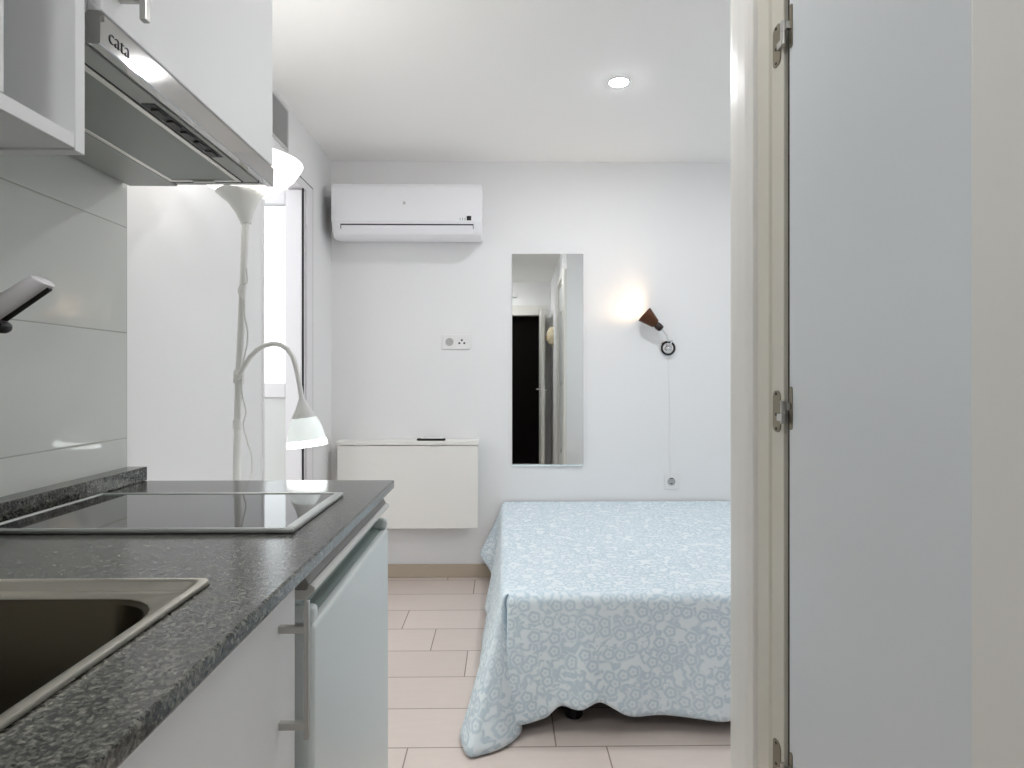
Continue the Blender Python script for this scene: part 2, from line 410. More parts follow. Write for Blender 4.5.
# door behind the camera (seen in the mirror), opened along the hall wall
dd = thing('door_3', 'open white hall door with lever handles seen edge-on in the mirror', 'door', (EX1+.02, YB, 0)); dd['kind'] = 'structure'
B(EX1+.0, EX1+.042, YB+.03, YB+.62, .01, 1.965).build('leaf', M['lacquer'], dd, bevel=.003)
for sgn, x0 in ((-1, EX1), (1, EX1+.042)):
    h = MB(); h.prism([(x0, YB+.57+py, .975+pz) for py, pz in rrect(0, 0, .036, .17, .01)], (sgn*.006, 0, 0))
    hp = h.build('handle_plate', M['chrome'], dd, bevel=.001)
    h = MB(); h.tube([(x0+sgn*.004, YB+.57, .99), (x0+sgn*.045, YB+.57, .99), (x0+sgn*.052, YB+.56, .99), (x0+sgn*.054, YB+.46, .99)], .008, 12)
    h.build('lever', M['chrome'], hp, smooth=True)

# balcony door: frame in the opening, leaf swung outward
w = MB()
xo, xi = XL-.08, XL+.006
w.box(xo, xi, OY0-.003, OY0+.015, 0, OZ); w.box(xo, xi, OY1-.05, OY1+.045, 0, OZ+.02); w.box(xo, xi, OY0+.015, OY1-.05, OZ-.02, OZ+.02)
struct(w.build('trim_5', M['pvc'], bevel=.004), 'white frame of the balcony doorway', 'door frame')
w = MB(); w.box(XL-.001, XL+.004, OY1+.0455, OY1+.051, 0, OZ+.026); w.box(XL-.001, XL+.004, OY0-.003, OY1+.0455, OZ+.0205, OZ+.026)  # thin dark grey strip along the outer edge of the frame
struct(w.build('trim_7', M['gasket']), 'thin grey sealant line round the balcony door frame', 'edging')
bd = thing('door_2', 'white balcony door swung open, glazed above a solid panel', 'door', (XL-.02, OY1-.055, 0)); bd['kind'] = 'structure'
lx1, lx0 = -.977, -1.545; ly0, ly1 = OY1-.106, OY1-.056
PT, PB = 1.975, 1.106
w = MB(); w.box(lx0, lx0+.08, ly0, ly1, .02, 2.045); w.box(lx1-.08, lx1, ly0, ly1, .02, 2.045)
w.box(lx0+.08, lx1-.08, ly0, ly1, PT, 2.045); w.box(lx0+.08, lx1-.08, ly0, ly1, PB-.07, PB); w.box(lx0+.08, lx1-.08, ly0, ly1, .02, .12)
w.build('leaf_frame', M['pvc'], bd, bevel=.004)
B(lx0+.08, lx1-.08, ly0+.02, ly1-.02, PB, PT).build('pane', M['glass'], bd)
B(lx0+.08, lx1-.08, ly0+.012, ly1-.012, .12, PB-.07).build('panel', M['panel'], bd, bevel=.006)
for zc in (1.93, 1.69, .4):
    k = MB(); k.tube([(XL+.002, OY1-.052, zc-.045), (XL+.002, OY1-.052, zc+.045)], .008, 12); k.box(XL-.012, XL+.009, OY1-.05, OY1-.02, zc-.03, zc+.03)
    k.build('hinge', M['pvc'], bd, bevel=.001)
B(lx1+.001, lx1+.008, ly0+.001, ly0+.007, .02, 2.052).build('gasket', M['blackgap'], bd)  # black strip painted in for the dark gap at the hinge side
# balcony slab and parapet outside
w = MB(); w.box(-2.2, -2.1, 1.2, D+.9, 0, 1.0); w.box(-2.2, XL-.2, D+.8, D+.9, 0, 1.0); w.box(-2.2, XL-.2, D+.1, D+.8, -.08, 0)
struct(w.build('trim_6', M['concrete']), 'pale balcony parapet outside', 'parapet')

# ------------------------------------------------------------------ kitchen
XF = -.25
# cut-outs for the sink and the hob are left open in the slab
def slab_with_hole(x0, x1, y0, y1, z0, z1, holes):
    xs = sorted({x0, x1, *[h[0] for h in holes], *[h[1] for h in holes]}); ys = sorted({y0, y1, *[h[2] for h in holes], *[h[3] for h in holes]})
    bm = bmesh.new(); V = {}
    def v(x, y, z):
        k = (x, y, z)
        if k not in V: V[k] = bm.verts.new(k)
        return V[k]
    def solid(i, j):
        if i < 0 or j < 0 or i >= len(xs)-1 or j >= len(ys)-1: return False
        cx, cy = (xs[i]+xs[i+1])/2, (ys[j]+ys[j+1])/2
        return not any(h[0] < cx < h[1] and h[2] < cy < h[3] for h in holes)
    for i in range(len(xs)-1):
        for j in range(len(ys)-1):
            if not solid(i, j): continue
            a, b, c, d = xs[i], xs[i+1], ys[j], ys[j+1]
            bm.faces.new((v(a, c, z1), v(b, c, z1), v(b, d, z1), v(a, d, z1))); bm.faces.new((v(a, d, z0), v(b, d, z0), v(b, c, z0), v(a, c, z0)))
            for (di, dj, p, q) in ((-1, 0, (a, d), (a, c)), (1, 0, (b, c), (b, d)), (0, -1, (a, c), (b, c)), (0, 1, (b, d), (a, d))):
                if not solid(i+di, j+dj):
                    bm.faces.new((v(*p, z0), v(*q, z0), v(*q, z1), v(*p, z1)))
    m = MB(); m.bm.free(); m.bm = bm; return m
SX0, SX1, SY0, SY1 = -.80, -.333, .20, .712        # sink outline
HX0, HX1, HY0, HY1 = -.79, -.316, .930, 1.222      # hob outline
wt = slab_with_hole(-.856, XF, -.40, YE, .881, .90, [(SX0+.0095, SX1-.0095, SY0+.0095, SY1-.0095), (HX0+.02, HX1-.02, HY0+.02, HY1-.02)])
tag(wt.build('worktop', M['granite'], bevel=.003), 'dark speckled granite worktop holding the sink and the hob', 'worktop')
tag(B(-.856, -.812, -.40, YE, .9005, .932).build('upstand', M['granite'], bevel=.0015), 'low dark granite upstand strip along the tiled wall', 'upstand')

# base cabinets
def bar_handle(parent, x, y, z0, z1, s0, s1):
    h = MB(); h.box(x+.030, x+.036, y-.004, y+.004, z0, z1)
    for s in (s0, s1): h.box(x-.001, x+.031, y-.004, y+.004, s-.0045, s+.0045)
    return h.build('handle', M['nickel'], parent, bevel=.0012)
def base_cabinet(label, y0, y1, hy):
    t = thing('base_cabinet', label, 'cabinet', ((-.85-.27)/2, (y0+y1)/2, 0), 'base cabinets under the worktop')
    w = MB(); w.box(-.85, -.29, y0+.001, y0+.019, .10, .8805); w.box(-.85, -.29, y1-.019, y1-.001, .10, .8805); w.box(-.85, -.29, y0+.019, y1-.019, .10, .118); w.box(-.85, -.842, y0+.019, y1-.019, .118, .8805)
    w.build('carcass', M['cabwhite'], t)
    d = B(-.289, -.27, y0+.002, y1-.002, .105, .879).build('door', M['cabwhite'], t, bevel=.0012)
    bar_handle(d, -.27, hy, .70, .866, .716, .832)
    B(-.80, -.33, y0+.001, y1-.001, 0, .10).build('plinth', M['cabwhite'], t)
    return t
base_cabinet('white base cabinet with vertical bar handle next to the small fridge', .18, .803, .745)
base_cabinet('white base cabinet nearest the dark hall doorway', -.38, .179, .12)
w = MB(); w.box(-.85, -.33, 1.392, 1.41, 0, .8805)
tag(w.build('end_panel', M['cabwhite'], bevel=.001), 'white end panel carrying the far end of the worktop', 'panel')

# fridge
fr = thing('fridge', 'small white undercounter fridge below the granite worktop', 'fridge', (-.55, 1.09, 0))
FY0, FY1 = .822, 1.352
B(-.82, -.312, FY0, FY1, .03, .852).build('body', M['fridge'], fr, bevel=.006)
w2 = MB(); w2.prism([(-.80, FY0-.002, .8525), (-.80, FY0-.002, .879), (-.268, FY0-.002, .879), (-.258, FY0-.002, .8605), (-.262, FY0-.002, .8525)], (0, FY1-FY0+.004, 0))
w2.build('top_housing', M['housing'], fr, bevel=.001)
w2 = MB(); w2.prism([(-.2615, FY0-.002, .8530), (-.2575, FY0-.002, .8610), (-.2505, FY0-.002, .8575), (-.2495, FY0-.002, .8525), (-.262, FY0-.002, .8395), (-.296, FY0-.002, .8395), (-.310, FY0-.002, .8520)], (0, FY1-FY0+.004, 0))
w2.build('lid', M['fridgelid'], fr, bevel=.0015)
# door with a grip scooped out of its top edge
w = MB()
w.box(-.297, -.252, FY0, FY1, .06, .806); w.box(-.297, -.252, FY0, FY0+.022, .806, .829); w.box(-.297, -.252, FY1-.022, FY1, .806, .829)
fd = w.build('door', M['fridge'], fr, bevel=.007, segs=3)
w = MB(); w.prism([(-.296, FY0+.022, .829), (-.286, FY0+.022, .829), (-.281, FY0+.022, .812), (-.262, FY0+.022, .8055), (-.296, FY0+.022, .8055)], (0, FY1-FY0-.044, 0))
w.build('grip', M['scoop'], fd)
B(-.311, -.298, FY0+.008, FY1-.008, .07, .822).build('gasket', M['gasket'], fr)
for y in (FY0+.05, FY1-.05):
    for x in (-.77, -.36): MB().lathe([(0, 0), (.02, 0), (.02, .03), (0, .03)], (x, y, 0)).build('foot', M['black'], fr)

# hob
hb = thing('hob', 'black ceramic glass hob with metal rim set in the worktop', 'hob', ((HX0+HX1)/2, (HY0+HY1)/2, .9005))
def ring_frame(x0, x1, y0, y1, wd, z0, z1, wr=None):
    w = MB(); wr = wr or wd
    w.box(x0, x1, y0, y0+wd, z0, z1); w.box(x0, x1, y1-wd, y1, z0, z1); w.box(x0, x0+wd, y0+wd, y1-wd, z0, z1); w.box(x1-wr, x1, y0+wd, y1-wd, z0, z1); return w
ring_frame(HX0, HX1, HY0, HY1, .008, .9005, .9085, .016).build('rim', M['hobframe'], hb, bevel=.0025)
B(HX0+.008, HX1-.016, HY0+.008, HY1-.008, .9006, .9066).build('glass_top', M['hobglass'], hb)
w = MB(); w.box(HX0+.025, HX1-.025, HY0+.025, HY1-.025, .883, .9005); w.build('housing', M['black'], hb)
w = MB()
for yy, xx, r in ((1.09, -.68, .07), (1.09, -.50, .085)):
    w.lathe([(r-.001, .0002), (r, .0003), (r+.001, .0002)], (xx, yy, .9066))
w.bm.free()

# sink
sk = thing('sink', 'stainless steel inset sink with a rounded bowl', 'sink', ((SX0+SX1)/2, (SY0+SY1)/2, .9005))
def loopring(bm, pts, z): return [bm.verts.new((x, y, z)) for x, y in pts]
def bridge(bm, a, b):
    k = len(a)
    for i in range(k): bm.faces.new((a[i], a[(i+1) % k], b[(i+1) % k], b[i]))
m = MB(); bm = m.bm
cx, cy, sw, sh = (SX0+SX1)/2, (SY0+SY1)/2, SX1-SX0, SY1-SY0
o0 = loopring(bm, rrect(cx, cy, sw, sh, .012), .9013)
o1 = loopring(bm, rrect(cx, cy, sw-.003, sh-.003, .012), .9055)
o2 = loopring(bm, rrect(cx, cy, sw-.016, sh-.016, .012), .9062)
o3 = loopring(bm, rrect(cx, cy, sw-.022, sh-.022, .010), .9040)
o4 = loopring(bm, rrect(cx, cy, sw-.034, sh-.034, .010), .8965)
bx0, bx1, by0, by1 = -.68, -.357, .245, .670
bcx, bcy, bw, bh = (bx0+bx1)/2, (by0+by1)/2, bx1-bx0, by1-by0
p0 = loopring(bm, rrect(bcx, bcy, bw, bh, .06), .8965)
for a, b in ((o0, o1), (o1, o2), (o2, o3), (o3, o4), (o4, p0)): bridge(bm, a, b)
so = m.build('rim', M['sinksteel'], sk, smooth=True)
m = MB(); bm = m.bm
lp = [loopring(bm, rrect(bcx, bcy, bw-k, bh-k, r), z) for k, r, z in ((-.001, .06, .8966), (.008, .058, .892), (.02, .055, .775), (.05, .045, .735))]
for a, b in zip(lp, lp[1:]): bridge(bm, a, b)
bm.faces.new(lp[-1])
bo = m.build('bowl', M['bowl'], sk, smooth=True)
md = so.modifiers.new('thick', 'SOLIDIFY'); md.thickness = .0005; md.offset = -1
w = MB(); w.lathe([(0, .003), (.012, .003), (.014, .001), (.034, .0005), (.036, .003), (.038, .0005)], (bcx, bcy, .735)); w.build('drain', M['chrome'], bo, smooth=True)

# tap behind the far corner of the sink
TX, TY = -.665, .752
tp = thing('mixer_tap', 'satin mixer tap with its slanted lever reaching in by the tiled wall', 'tap', (TX, TY, .9005))
w = MB(); w.lathe([(0, 0), (.028, 0), (.028, .008), (.022, .012), (.022, .235), (.024, .24), (.024, .285), (.02, .292), (0, .292)], (TX, TY, .9005)); w.build('body', M['steel'], tp, smooth=True)
w = MB(); w.tube([(TX, TY-.018, 1.10), (TX+.005, TY-.06, 1.15), (TX+.01, TY-.13, 1.165), (TX+.015, TY-.19, 1.14), (TX+.015, TY-.20, 1.10)], .012); w.build('spout', M['steel'], tp, smooth=True)
ye = TY
a0, a1 = atY(0, 308, ye), atY(43, 281, ye)
dirv = (a1-a0).normalized(); nrm = Vector((-dirv.z, 0, dirv.x))
st = Vector((TX, TY, a0.z - (a0.x-TX)*dirv.z/dirv.x))
w = MB()
rings = []
for q, (tt, hw, hh) in enumerate(((-.005, .014, .016), (.02, .013, .017), (.08, .014, .0165), (1, .013, .0115))):
    c = st.lerp(a1, tt) if tt > .5 else st+dirv*((a1-st).length*tt)
    skew = .006 if tt == 1 else 0
    rings.append([w.bm.verts.new(c+Vector((0, 1, 0))*hw*math.cos(2*PI*k/20)+nrm*hh*math.sin(2*PI*k/20)-dirv*skew*math.sin(2*PI*k/20)) for k in range(20)])
for q in range(3): bridge(w.bm, rings[q], rings[q+1])
w.bm.faces.new(rings[0])
e = [w.bm.verts.new(v.co.lerp(a1, .25)+dirv*.002) for v in rings[-1]]; bridge(w.bm, rings[-1], e); w.bm.faces.new(e)
lv = w.build('lever', M['pvc'], tp, smooth=True)
w = MB(); w.tube([st+dirv*.03-nrm*.0165, a1-nrm*.0118+dirv*.002], .0036, 8); w.build('lever_shadow', M['black'], lv, smooth=True)  # black tube drawn as the shadow under the lever
kb = atY(2, 327, ye-.02)
w = MB(); w.lathe([(0, -.008), (.006, -.008), (.0075, -.004), (.0075, .004), (.006, .008), (0, .008)], kb, (0, 1, 0), 18)
w.tube([kb, (TX, kb.y, kb.z-.005), (TX, TY, kb.z-.01)], .003, 8)
w.build('knob', M['black'], tp, smooth=True)

# range hood
HDX = -.525; HDY0, HDY1 = .808, YE-.002; HZ0, HZ1 = 1.570, 1.613
hd = thing('range_hood', 'slim brushed steel extractor hood under the wall cupboard', 'extractor hood', (-.69, 1.11, HZ0))
w = MB(); w.box(-.850, -.5435, HDY0+.002, HDY1-.001, HZ0+.004, HZ1-.001); w.build('body', M['hoodunder'], hd)
w = MB(); w.prism([(-.5430, HDY0, HZ0+.003), (-.5400, HDY0, HZ0), (-.5262, HDY0, HZ0), (HDX, HDY0, HZ0+.0012), (HDX+.0009, HDY0, HZ1-.002), (HDX-.001, HDY0, HZ1), (-.5430, HDY0, HZ1)], (0, HDY1-HDY0, 0))
w.build('front_panel', M['hoodsteel'], hd)
# slide-out visor strip with the switch slot, and the framed filter
B(-.577, -.5450, HDY0+.001, 1.376, HZ0-.001, HZ0+.006).build('visor', M['hoodunder'], hd, bevel=.001)
B(-.5805, -.5765, HDY0+.001, 1.377, HZ0-.0004, HZ0+.003).build('gap', M['blackgap'], hd)
ring_frame(-.738, -.581, .815, 1.372, .010, HZ0-.002, HZ0+.0045).build('filter_frame', M['steel'], hd, bevel=.001)
fl = B(-.728, -.591, .825, 1.362, HZ0-.001, HZ0+.004).build('filter', M['hoodglass'], hd)
B(-.684, -.638, 1.363, 1.371, HZ0-.0045, HZ0-.002).build('latch', M['nickel'], fl, bevel=.001)
B(-.7405, -.7385, HDY0+.001, 1.377, HZ0-.001, HZ0+.0042).build('gap', M['blackgap'], hd)
w = B(-.7405, -.5450, 1.3765, 1.3795, HZ0-.001, HZ0+.0042); w.build('gap', M['blackgap'], hd)
B(-.850, -.741, HDY0+.003, HDY1-.002, HZ0, HZ0+.0045).build('rear_strip', M['hoodunder'], hd, bevel=.001)
sp = B(-.574, -.552, .982, 1.218, HZ0-.0022, HZ0-.0008).build('switch_slot', M['black'], hd, bevel=.0005)
w = MB()
for k in range(5):
    y = 1.0+k*.045; w.box(-.569, -.557, y, y+.028, HZ0-.0052, HZ0-.002)
w.build('slider_buttons', M['gasket'], sp, bevel=.0008)
# maker's word on the front
def lettering(txt, size, pos, rot, m, parent, name, ext=.0004):
    cu = bpy.data.curves.new(name, 'FONT'); cu.body = txt; cu.size = size; cu.extrude = ext; cu.offset = -.0006; cu.align_x = 'LEFT'; cu.align_y = 'CENTER'
    tmp = bpy.data.objects.new(name, cu); C.objects.link(tmp)
    dg = bpy.context.evaluated_depsgraph_get(); me = bpy.data.meshes.new_from_object(tmp.evaluated_get(dg))
    bpy.data.objects.remove(tmp)
    o = bpy.data.objects.new(name, me); C.objects.link(o); me.materials.clear(); me.materials.append(m)
    me.transform(Matrix.Translation(pos) @ rot)
    o.parent = parent; o.matrix_parent_inverse = Matrix.Translation(-Vector(parent.location))
    return o
# text on a face pointing to +X: local x -> +Y, local y -> +Z
RX = Matrix(((0, 0, 1, 0), (1, 0, 0, 0), (0, 1, 0, 0), (0, 0, 0, 1)))
lettering('cata', .029, Vector((HDX+.0009, .824, 1.590)), RX, M['acdark'], hd, 'lettering')

# wall cupboard above the hood
uc = thing('wall_cupboard', 'white wall cupboard above the steel hood with a bar handle', 'cupboard', (-.69, 1.11, 1.617))
B(-.856, -.547, HDY0+.006, HDY1, 1.6145, 2.30).build('carcass', M['cabwhite'], uc, bevel=.001)
d = B(-.546, -.527, HDY0+.006, HDY1, 1.617, 2.298).build('door', M['cabwhite'], uc, bevel=.0015)
h = MB(); h.box(-.497, -.487, .846, .857, 1.624, 1.80)
for s in (1.655, 1.77): h.box(-.528, -.496, .847, .856, s-.005, s+.005)
h.build('handle', M['nickel'], d, bevel=.0012)
# open cupboard beside it (no door in front of the niche)
oc = thing('open_cupboard', 'white doorless wall cupboard with a narrow open niche', 'cupboard', (-.69, .45, 1.414))
OC0, OC1 = .10, .779
B(-.856, -.525, OC1-.017, OC1, 1.414, 2.30).build('side_panel', M['cabwhite'], oc, bevel=.0008)
B(-.856, -.525, OC0, OC0+.017, 1.414, 2.30).build('side_panel', M['cabwhite'], oc, bevel=.0008)
B(-.856, -.5255, OC0+.0175, OC1-.0175, 1.4165, 1.434).build('bottom_panel', M['cabwhite'], oc, bevel=.0008)
B(-.856, -.525, OC0+.0175, OC1-.0175, 2.28, 2.298).build('top_panel', M['cabwhite'], oc)
B(-.856, -.850, OC0+.0175, OC1-.0175, 1.4345, 2.279).build('back_panel', M['cabin'], oc)
B(-.849, -.525, .637, .654, 1.4345, 2.279).build('divider', M['cabwhite'], oc, bevel=.0008)
B(-.849, -.540, OC0+.018, .6365, 1.75, 1.767).build('shelf', M['cabwhite'], oc, bevel=.0008)

# ------------------------------------------------------------------ bedroom wall things
# air conditioner
AX0, AX1, AY0 = -.918, -.112, 3.29
ac = thing('air_conditioner', 'long white split air conditioner high on the bedroom wall', 'air conditioner', ((AX0+AX1)/2, D, 1.86))
prof = [(D-.001, 2.172), (3.315, 2.172), (3.297, 2.166), (3.290, 2.150), (3.289, 1.965), (3.294, 1.930), (3.306, 1.902), (3.327, 1.886), (3.37, 1.882), (D-.001, 1.902)]
w = MB(); w.prism([(AX0+.004, y, z) for y, z in prof], (AX1-AX0-.008, 0, 0)); w.build('body', M['acwhite'], ac, bevel=.004, segs=3, smooth=True)
fp = [(3.2925, 2.155), (3.2875, 2.150), (3.2865, 1.964), (3.2925, 1.962)]
w = MB(); w.prism([(AX0+.002, y, z) for y, z in fp], (AX1-AX0-.004, 0, 0)); w.build('front_panel', M['acwhite'], ac, bevel=.001)
w = MB(); w.box(-.868, -.160, 3.2870, 3.291, 1.9465, 1.9525); w.box(-.868, -.8655, 3.288, 3.295, 1.928, 1.9465); w.box(-.1625, -.160, 3.288, 3.295, 1.928, 1.9465)
w.build('flap_gap', M['acdark'], ac)
w = MB(); w.prism([(-.863, y, z) for y, z in ((3.2875, 1.9455), (3.2925, 1.929), (3.304, 1.9015), (3.312, 1.906), (3.30, 1.945))], (.698, 0, 0)); w.build('flap', M['acwhite'], ac, bevel=.001)
B(-.196, -.172, 3.2858, 3.2868, 1.972, 1.996).build('display', M['black'], ac)
w = MB()
for k in range(3): w.box(-.232+k*.013, -.230+k*.013, 3.2860, 3.2868, 1.972, 1.986)
w.build('marks', M['acdark'], ac)
w = MB(); w.prism([(-.529+px, 3.2860, 2.064+pz) for px, pz in rrect(0, 0, .013, .016, .004)], (0, .001, 0)); w.build('badge', M['nickel'], ac)
B(AX0-.004, AX0+.004, 3.335, D-.001, 1.91, 2.14).build('side_shadow', M['acdark'], ac)  # dark strip put in as the shadow beside the unit

# mirror, hung a trace out of parallel with the wall
mi = thing('wall_mirror', 'tall narrow frameless mirror on the white wall', 'mirror', (.2515, D, 1.23))
mo = B(-.2025, .2025, -.0045, .0005, -.6035, .6035).build('glass', M['mirror'], mi, bevel=.001); mo.matrix_parent_inverse = Matrix.Identity(4)
mk = B(-.19, .19, .0008, .003, -.59, .59).build('backing', M['gasket'], mi); mk.matrix_parent_inverse = Matrix.Identity(4)
mi.location = (.2515, D-.006, 1.232); mi.rotation_euler = (0, 0, math.radians(-.66))

# fold-down table and remote control
ft = thing('wall_table', 'white drop-leaf wall table folded flat under the air conditioner', 'table', (-.525, D, .30))
B(-.918, -.136, 3.385, D-.001, .762, .783).build('shelf', M['tablewhite'], ft, bevel=.002)
B(-.912, -.140, 3.388, 3.408, .302, .7575).build('leaf', M['tablewhite'], ft, bevel=.002)
w = MB(); w.box(-.86, -.84, 3.41, D-.001, .32, .761); w.box(-.21, -.19, 3.41, D-.001, .32, .761); w.box(-.84, -.21, D-.02, D-.001, .70, .761)
w.build('bracket', M['tablewhite'], ft)
for x in (-.82, -.40): B(x, x+.05, 3.3845, 3.388, .756, .763).build('hinge', M['nickel'], ft)
rc = thing('remote_control', 'small remote control lying on the folded wall table', 'remote control', (-.40, 3.43, .784))
w = MB(); w.prism([(x, y, .7945) for x, y in rrect(-.396, 3.43, .130, .043, .014)], (0, 0, .007)); w.build('case', M['remotewhite'], rc, bevel=.003, segs=3)
w = MB(); w.prism([(x, y, .7835) for x, y in rrect(-.402, 3.43, .158, .047, .014)], (0, 0, .0108)); w.build('underside', M['remotedark'], rc, bevel=.004, segs=3)
w = MB()
for k in range(6): w.box(-.44+k*.015, -.433+k*.015, 3.423, 3.437, .8013, .8028)
w.build('buttons', M['outletgrey'], rc)

# outlets
def outlet_plate(parent, x, z, wd, ht): return B(x-wd/2, x+wd/2, D-.009, D-.0005, z-ht/2, z+ht/2).build('plate', M['outlet'], parent, bevel=.003)
o1 = thing('double_outlet', 'white double wall outlet plate between the table and mirror', 'outlet', (-.268, D, 1.335))
outlet_plate(o1, -.268, 1.335, .160, .084)
w = MB(); w.lathe([(.0195, 0), (.021, .0018), (.0225, 0)], (-.306, D-.009, 1.335), (0, -1, 0)); w.build('socket_ring', M['outletgrey'], o1)
w = MB(); w.lathe([(0, 0), (.0193, 0), (.0195, .0005), (0, .0006)], (-.306, D-.009, 1.335), (0, -1, 0)); w.box(-.312, -.300, D-.0105, D-.009, 1.3345, 1.3375); w.build('socket', M['outletgrey'], o1)
w = MB()
for dx, dz in ((0, .010), (-.014, -.007), (.014, -.007)): w.lathe([(0, .0006), (.0058, .0006), (.0058, 0), (0, 0)], (-.236+dx, D-.009, 1.335+dz), (0, -1, 0), 16)
w.build('pin_holes', M['black'], o1)
o2 = thing('wall_outlet', 'single white wall outlet just above the bed', 'outlet', (.957, D, .538))
outlet_plate(o2, .957, .538, .082, .082)
w = MB(); w.lathe([(.0195, 0), (.021, .003), (.0225, 0)], (.957, D-.009, .540), (0, -1, 0)); w.build('socket_ring', M['outletgrey'], o2)
w = MB(); w.lathe([(0, 0), (.0195, 0), (.0195, .0005), (0, .0006)], (.957, D-.009, .540), (0, -1, 0)); w.build('socket', M['outletgrey'], o2)
for bx_ in ((.947, .966, .556, .560), (.950, .963, .527, .531)): B(bx_[0], bx_[1], D-.0115, D-.009, bx_[2], bx_[3]).build('contact_clip', M['black'], o2)

# sconce
sc = thing('wall_lamp', 'brown bedside wall lamp on a bent chrome arm, shining on the wall', 'lamp', (.925, D, 1.30))
PC = Vector((.936, D-.001, 1.300))
w = MB(); w.lathe([(0, 0), (.046, 0), (.046, .012), (.042, .016), (0, .018)], PC, (0, -1, 0)); w.build('wall_plate', M['chrome'], sc, smooth=True)
w = MB(); w.lathe([(.030, .0172), (.036, .0195), (.042, .0165)], PC, (0, -1, 0)); w.build('plate_reflection', M['black'], sc, smooth=True)  # black ring painted as the dark reflection in the chrome plate
n0 = atY(655, 321, 3.405); n1 = atY(661.5, 329, 3.41)
w = MB(); w.tube([PC+Vector((.0, -.015, .0)), PC+Vector((.0, -.05, .01)), PC+Vector((.006, -.075, .04)), atY(668, 341, 3.42), atY(666.5, 335, 3.415), n1], .0055, 12)
w.lathe([(0, -.016), (.013, -.012), (.015, 0), (.011, .012), (0, .014)], PC+Vector((.0, -.035, .0)), (.6, -.5, .3), 20)
w.build('arm', M['chrome'], sc, smooth=True)
ax = (atY(641.5, 311, 3.42)-n1).normalized(); ax = (ax+Vector((0, .10, 0))).normalized()
w = MB(); w.lathe([(0, -.003), (.012, -.003), (.019, .002), (.021, .022), (.019, .036), (.014, .041), (0, .041)], n1, ax, 28); w.build('lamp_holder', M['darkcap'], sc, smooth=True)
w = MB(); w.lathe([(.016, .038), (.026, .045), (.048, .125), (.0475, .126), (.0455, .1255), (.0245, .0465), (.014, .041)], n1, ax, 40); w.build('lamp_shade', M['copper'], sc, smooth=True)
w = MB(); w.lathe([(0, .045), (.014, .05), (.024, .075), (.028, .095), (.024, .112), (0, .122)], n1, ax, 24); w.build('bulb', M['warm'], sc, smooth=True)
w = MB(); w.tube([PC+Vector((.002, -.008, -.044)), PC+Vector((.004, -.004, -.08)), (.948, D-.003, 1.0), (.944, D-.003, .72), (.952, D-.004, .581)], .0011, 8); w.build('cord', M['cordwhite'], sc, smooth=True)

# vent grille above the balcony door
vg = thing('vent_grille', 'grey louvred vent grille high above the balcony door', 'vent', (XL, 2.68, 2.24))
V0, V1, VZ0, VZ1 = 2.58, 2.782, 2.150, 2.335
w = MB(); w.box(XL+.0005, XL+.008, V0, V1, VZ0, VZ0+.010); w.box(XL+.0005, XL+.008, V0, V1, VZ1-.010, VZ1); w.box(XL+.0005, XL+.008, V0, V0+.010, VZ0+.01, VZ1-.01); w.box(XL+.0005, XL+.008, V1-.010, V1, VZ0+.01, VZ1-.01)
w.build('frame', M['grille'], vg)
w = MB()
for k in range(20):
    z = VZ0+.0125+k*.0083; w.prism([(XL+.001, V0+.01, z), (XL+.007, V0+.01, z-.002), (XL+.007, V0+.01, z), (XL+.001, V0+.01, z+.0025)], (0, V1-V0-.02, 0))
w.build('slats', M['grille'], vg)
B(XL+.0003, XL+.0012, V0+.01, V1-.01, VZ0+.01, VZ1-.01).build('backing', M['outletgrey'], vg)

# downlight
dn = thing('downlight', 'small round recessed downlight glowing in the white ceiling', 'ceiling light', (.48, 2.55, CEIL))
w = MB(); w.lathe([(.0375, -.001), (.039, -.003), (.046, -.002), (.047, 0)], (.48, 2.55, CEIL)); w.build('trim_ring', M['pvc'], dn, smooth=True)
w = MB(); w.lathe([(0, -.006), (.020, -.0055), (.0375, -.003), (.0375, -.001), (0, -.001)], (.48, 2.55, CEIL)); w.build('lens', M['down'], dn, smooth=True)

# added fill downlight, out of view beyond the hall wall
dn2 = thing('downlight', 'unseen fill downlight added above the hidden end of the bed', 'ceiling light', (1.45, 2.55, CEIL), )
w = MB(); w.lathe([(.0375, -.001), (.039, -.003), (.046, -.002), (.047, 0)], (1.45, 2.55, CEIL)); w.build('trim_ring', M['pvc'], dn2, smooth=True)
w = MB(); w.lathe([(0, -.006), (.020, -.0055), (.0375, -.003), (.0375, -.001), (0, -.001)], (1.45, 2.55, CEIL)); w.build('lens', M['down_fill'], dn2, smooth=True)

# fill lamps added over the kitchen and the hall, out of view
def add_fill_lamp(label, x, y, glass):
    t = thing('fill_lamp', label, 'ceiling light', (x, y, CEIL))
    w = MB(); w.lathe([(0, 0), (.12, 0), (.12, -.012), (.112, -.018), (0, -.018)], (x, y, CEIL)); w.build('base', M['pvc'], t, smooth=True)
    w = MB(); w.lathe([(.108, -.0185), (.104, -.026), (.085, -.034), (.05, -.039), (0, -.041)], (x, y, CEIL)); w.build('fill_dome', glass, t, smooth=True)
add_fill_lamp('unseen round fill lamp added on the ceiling beside the kitchen', .12, 1.25, M['fill_dome'])
add_fill_lamp('unseen round fill lamp added on the hall ceiling by the dark doorway', -.25, -.35, M['fill_dome_hall'])

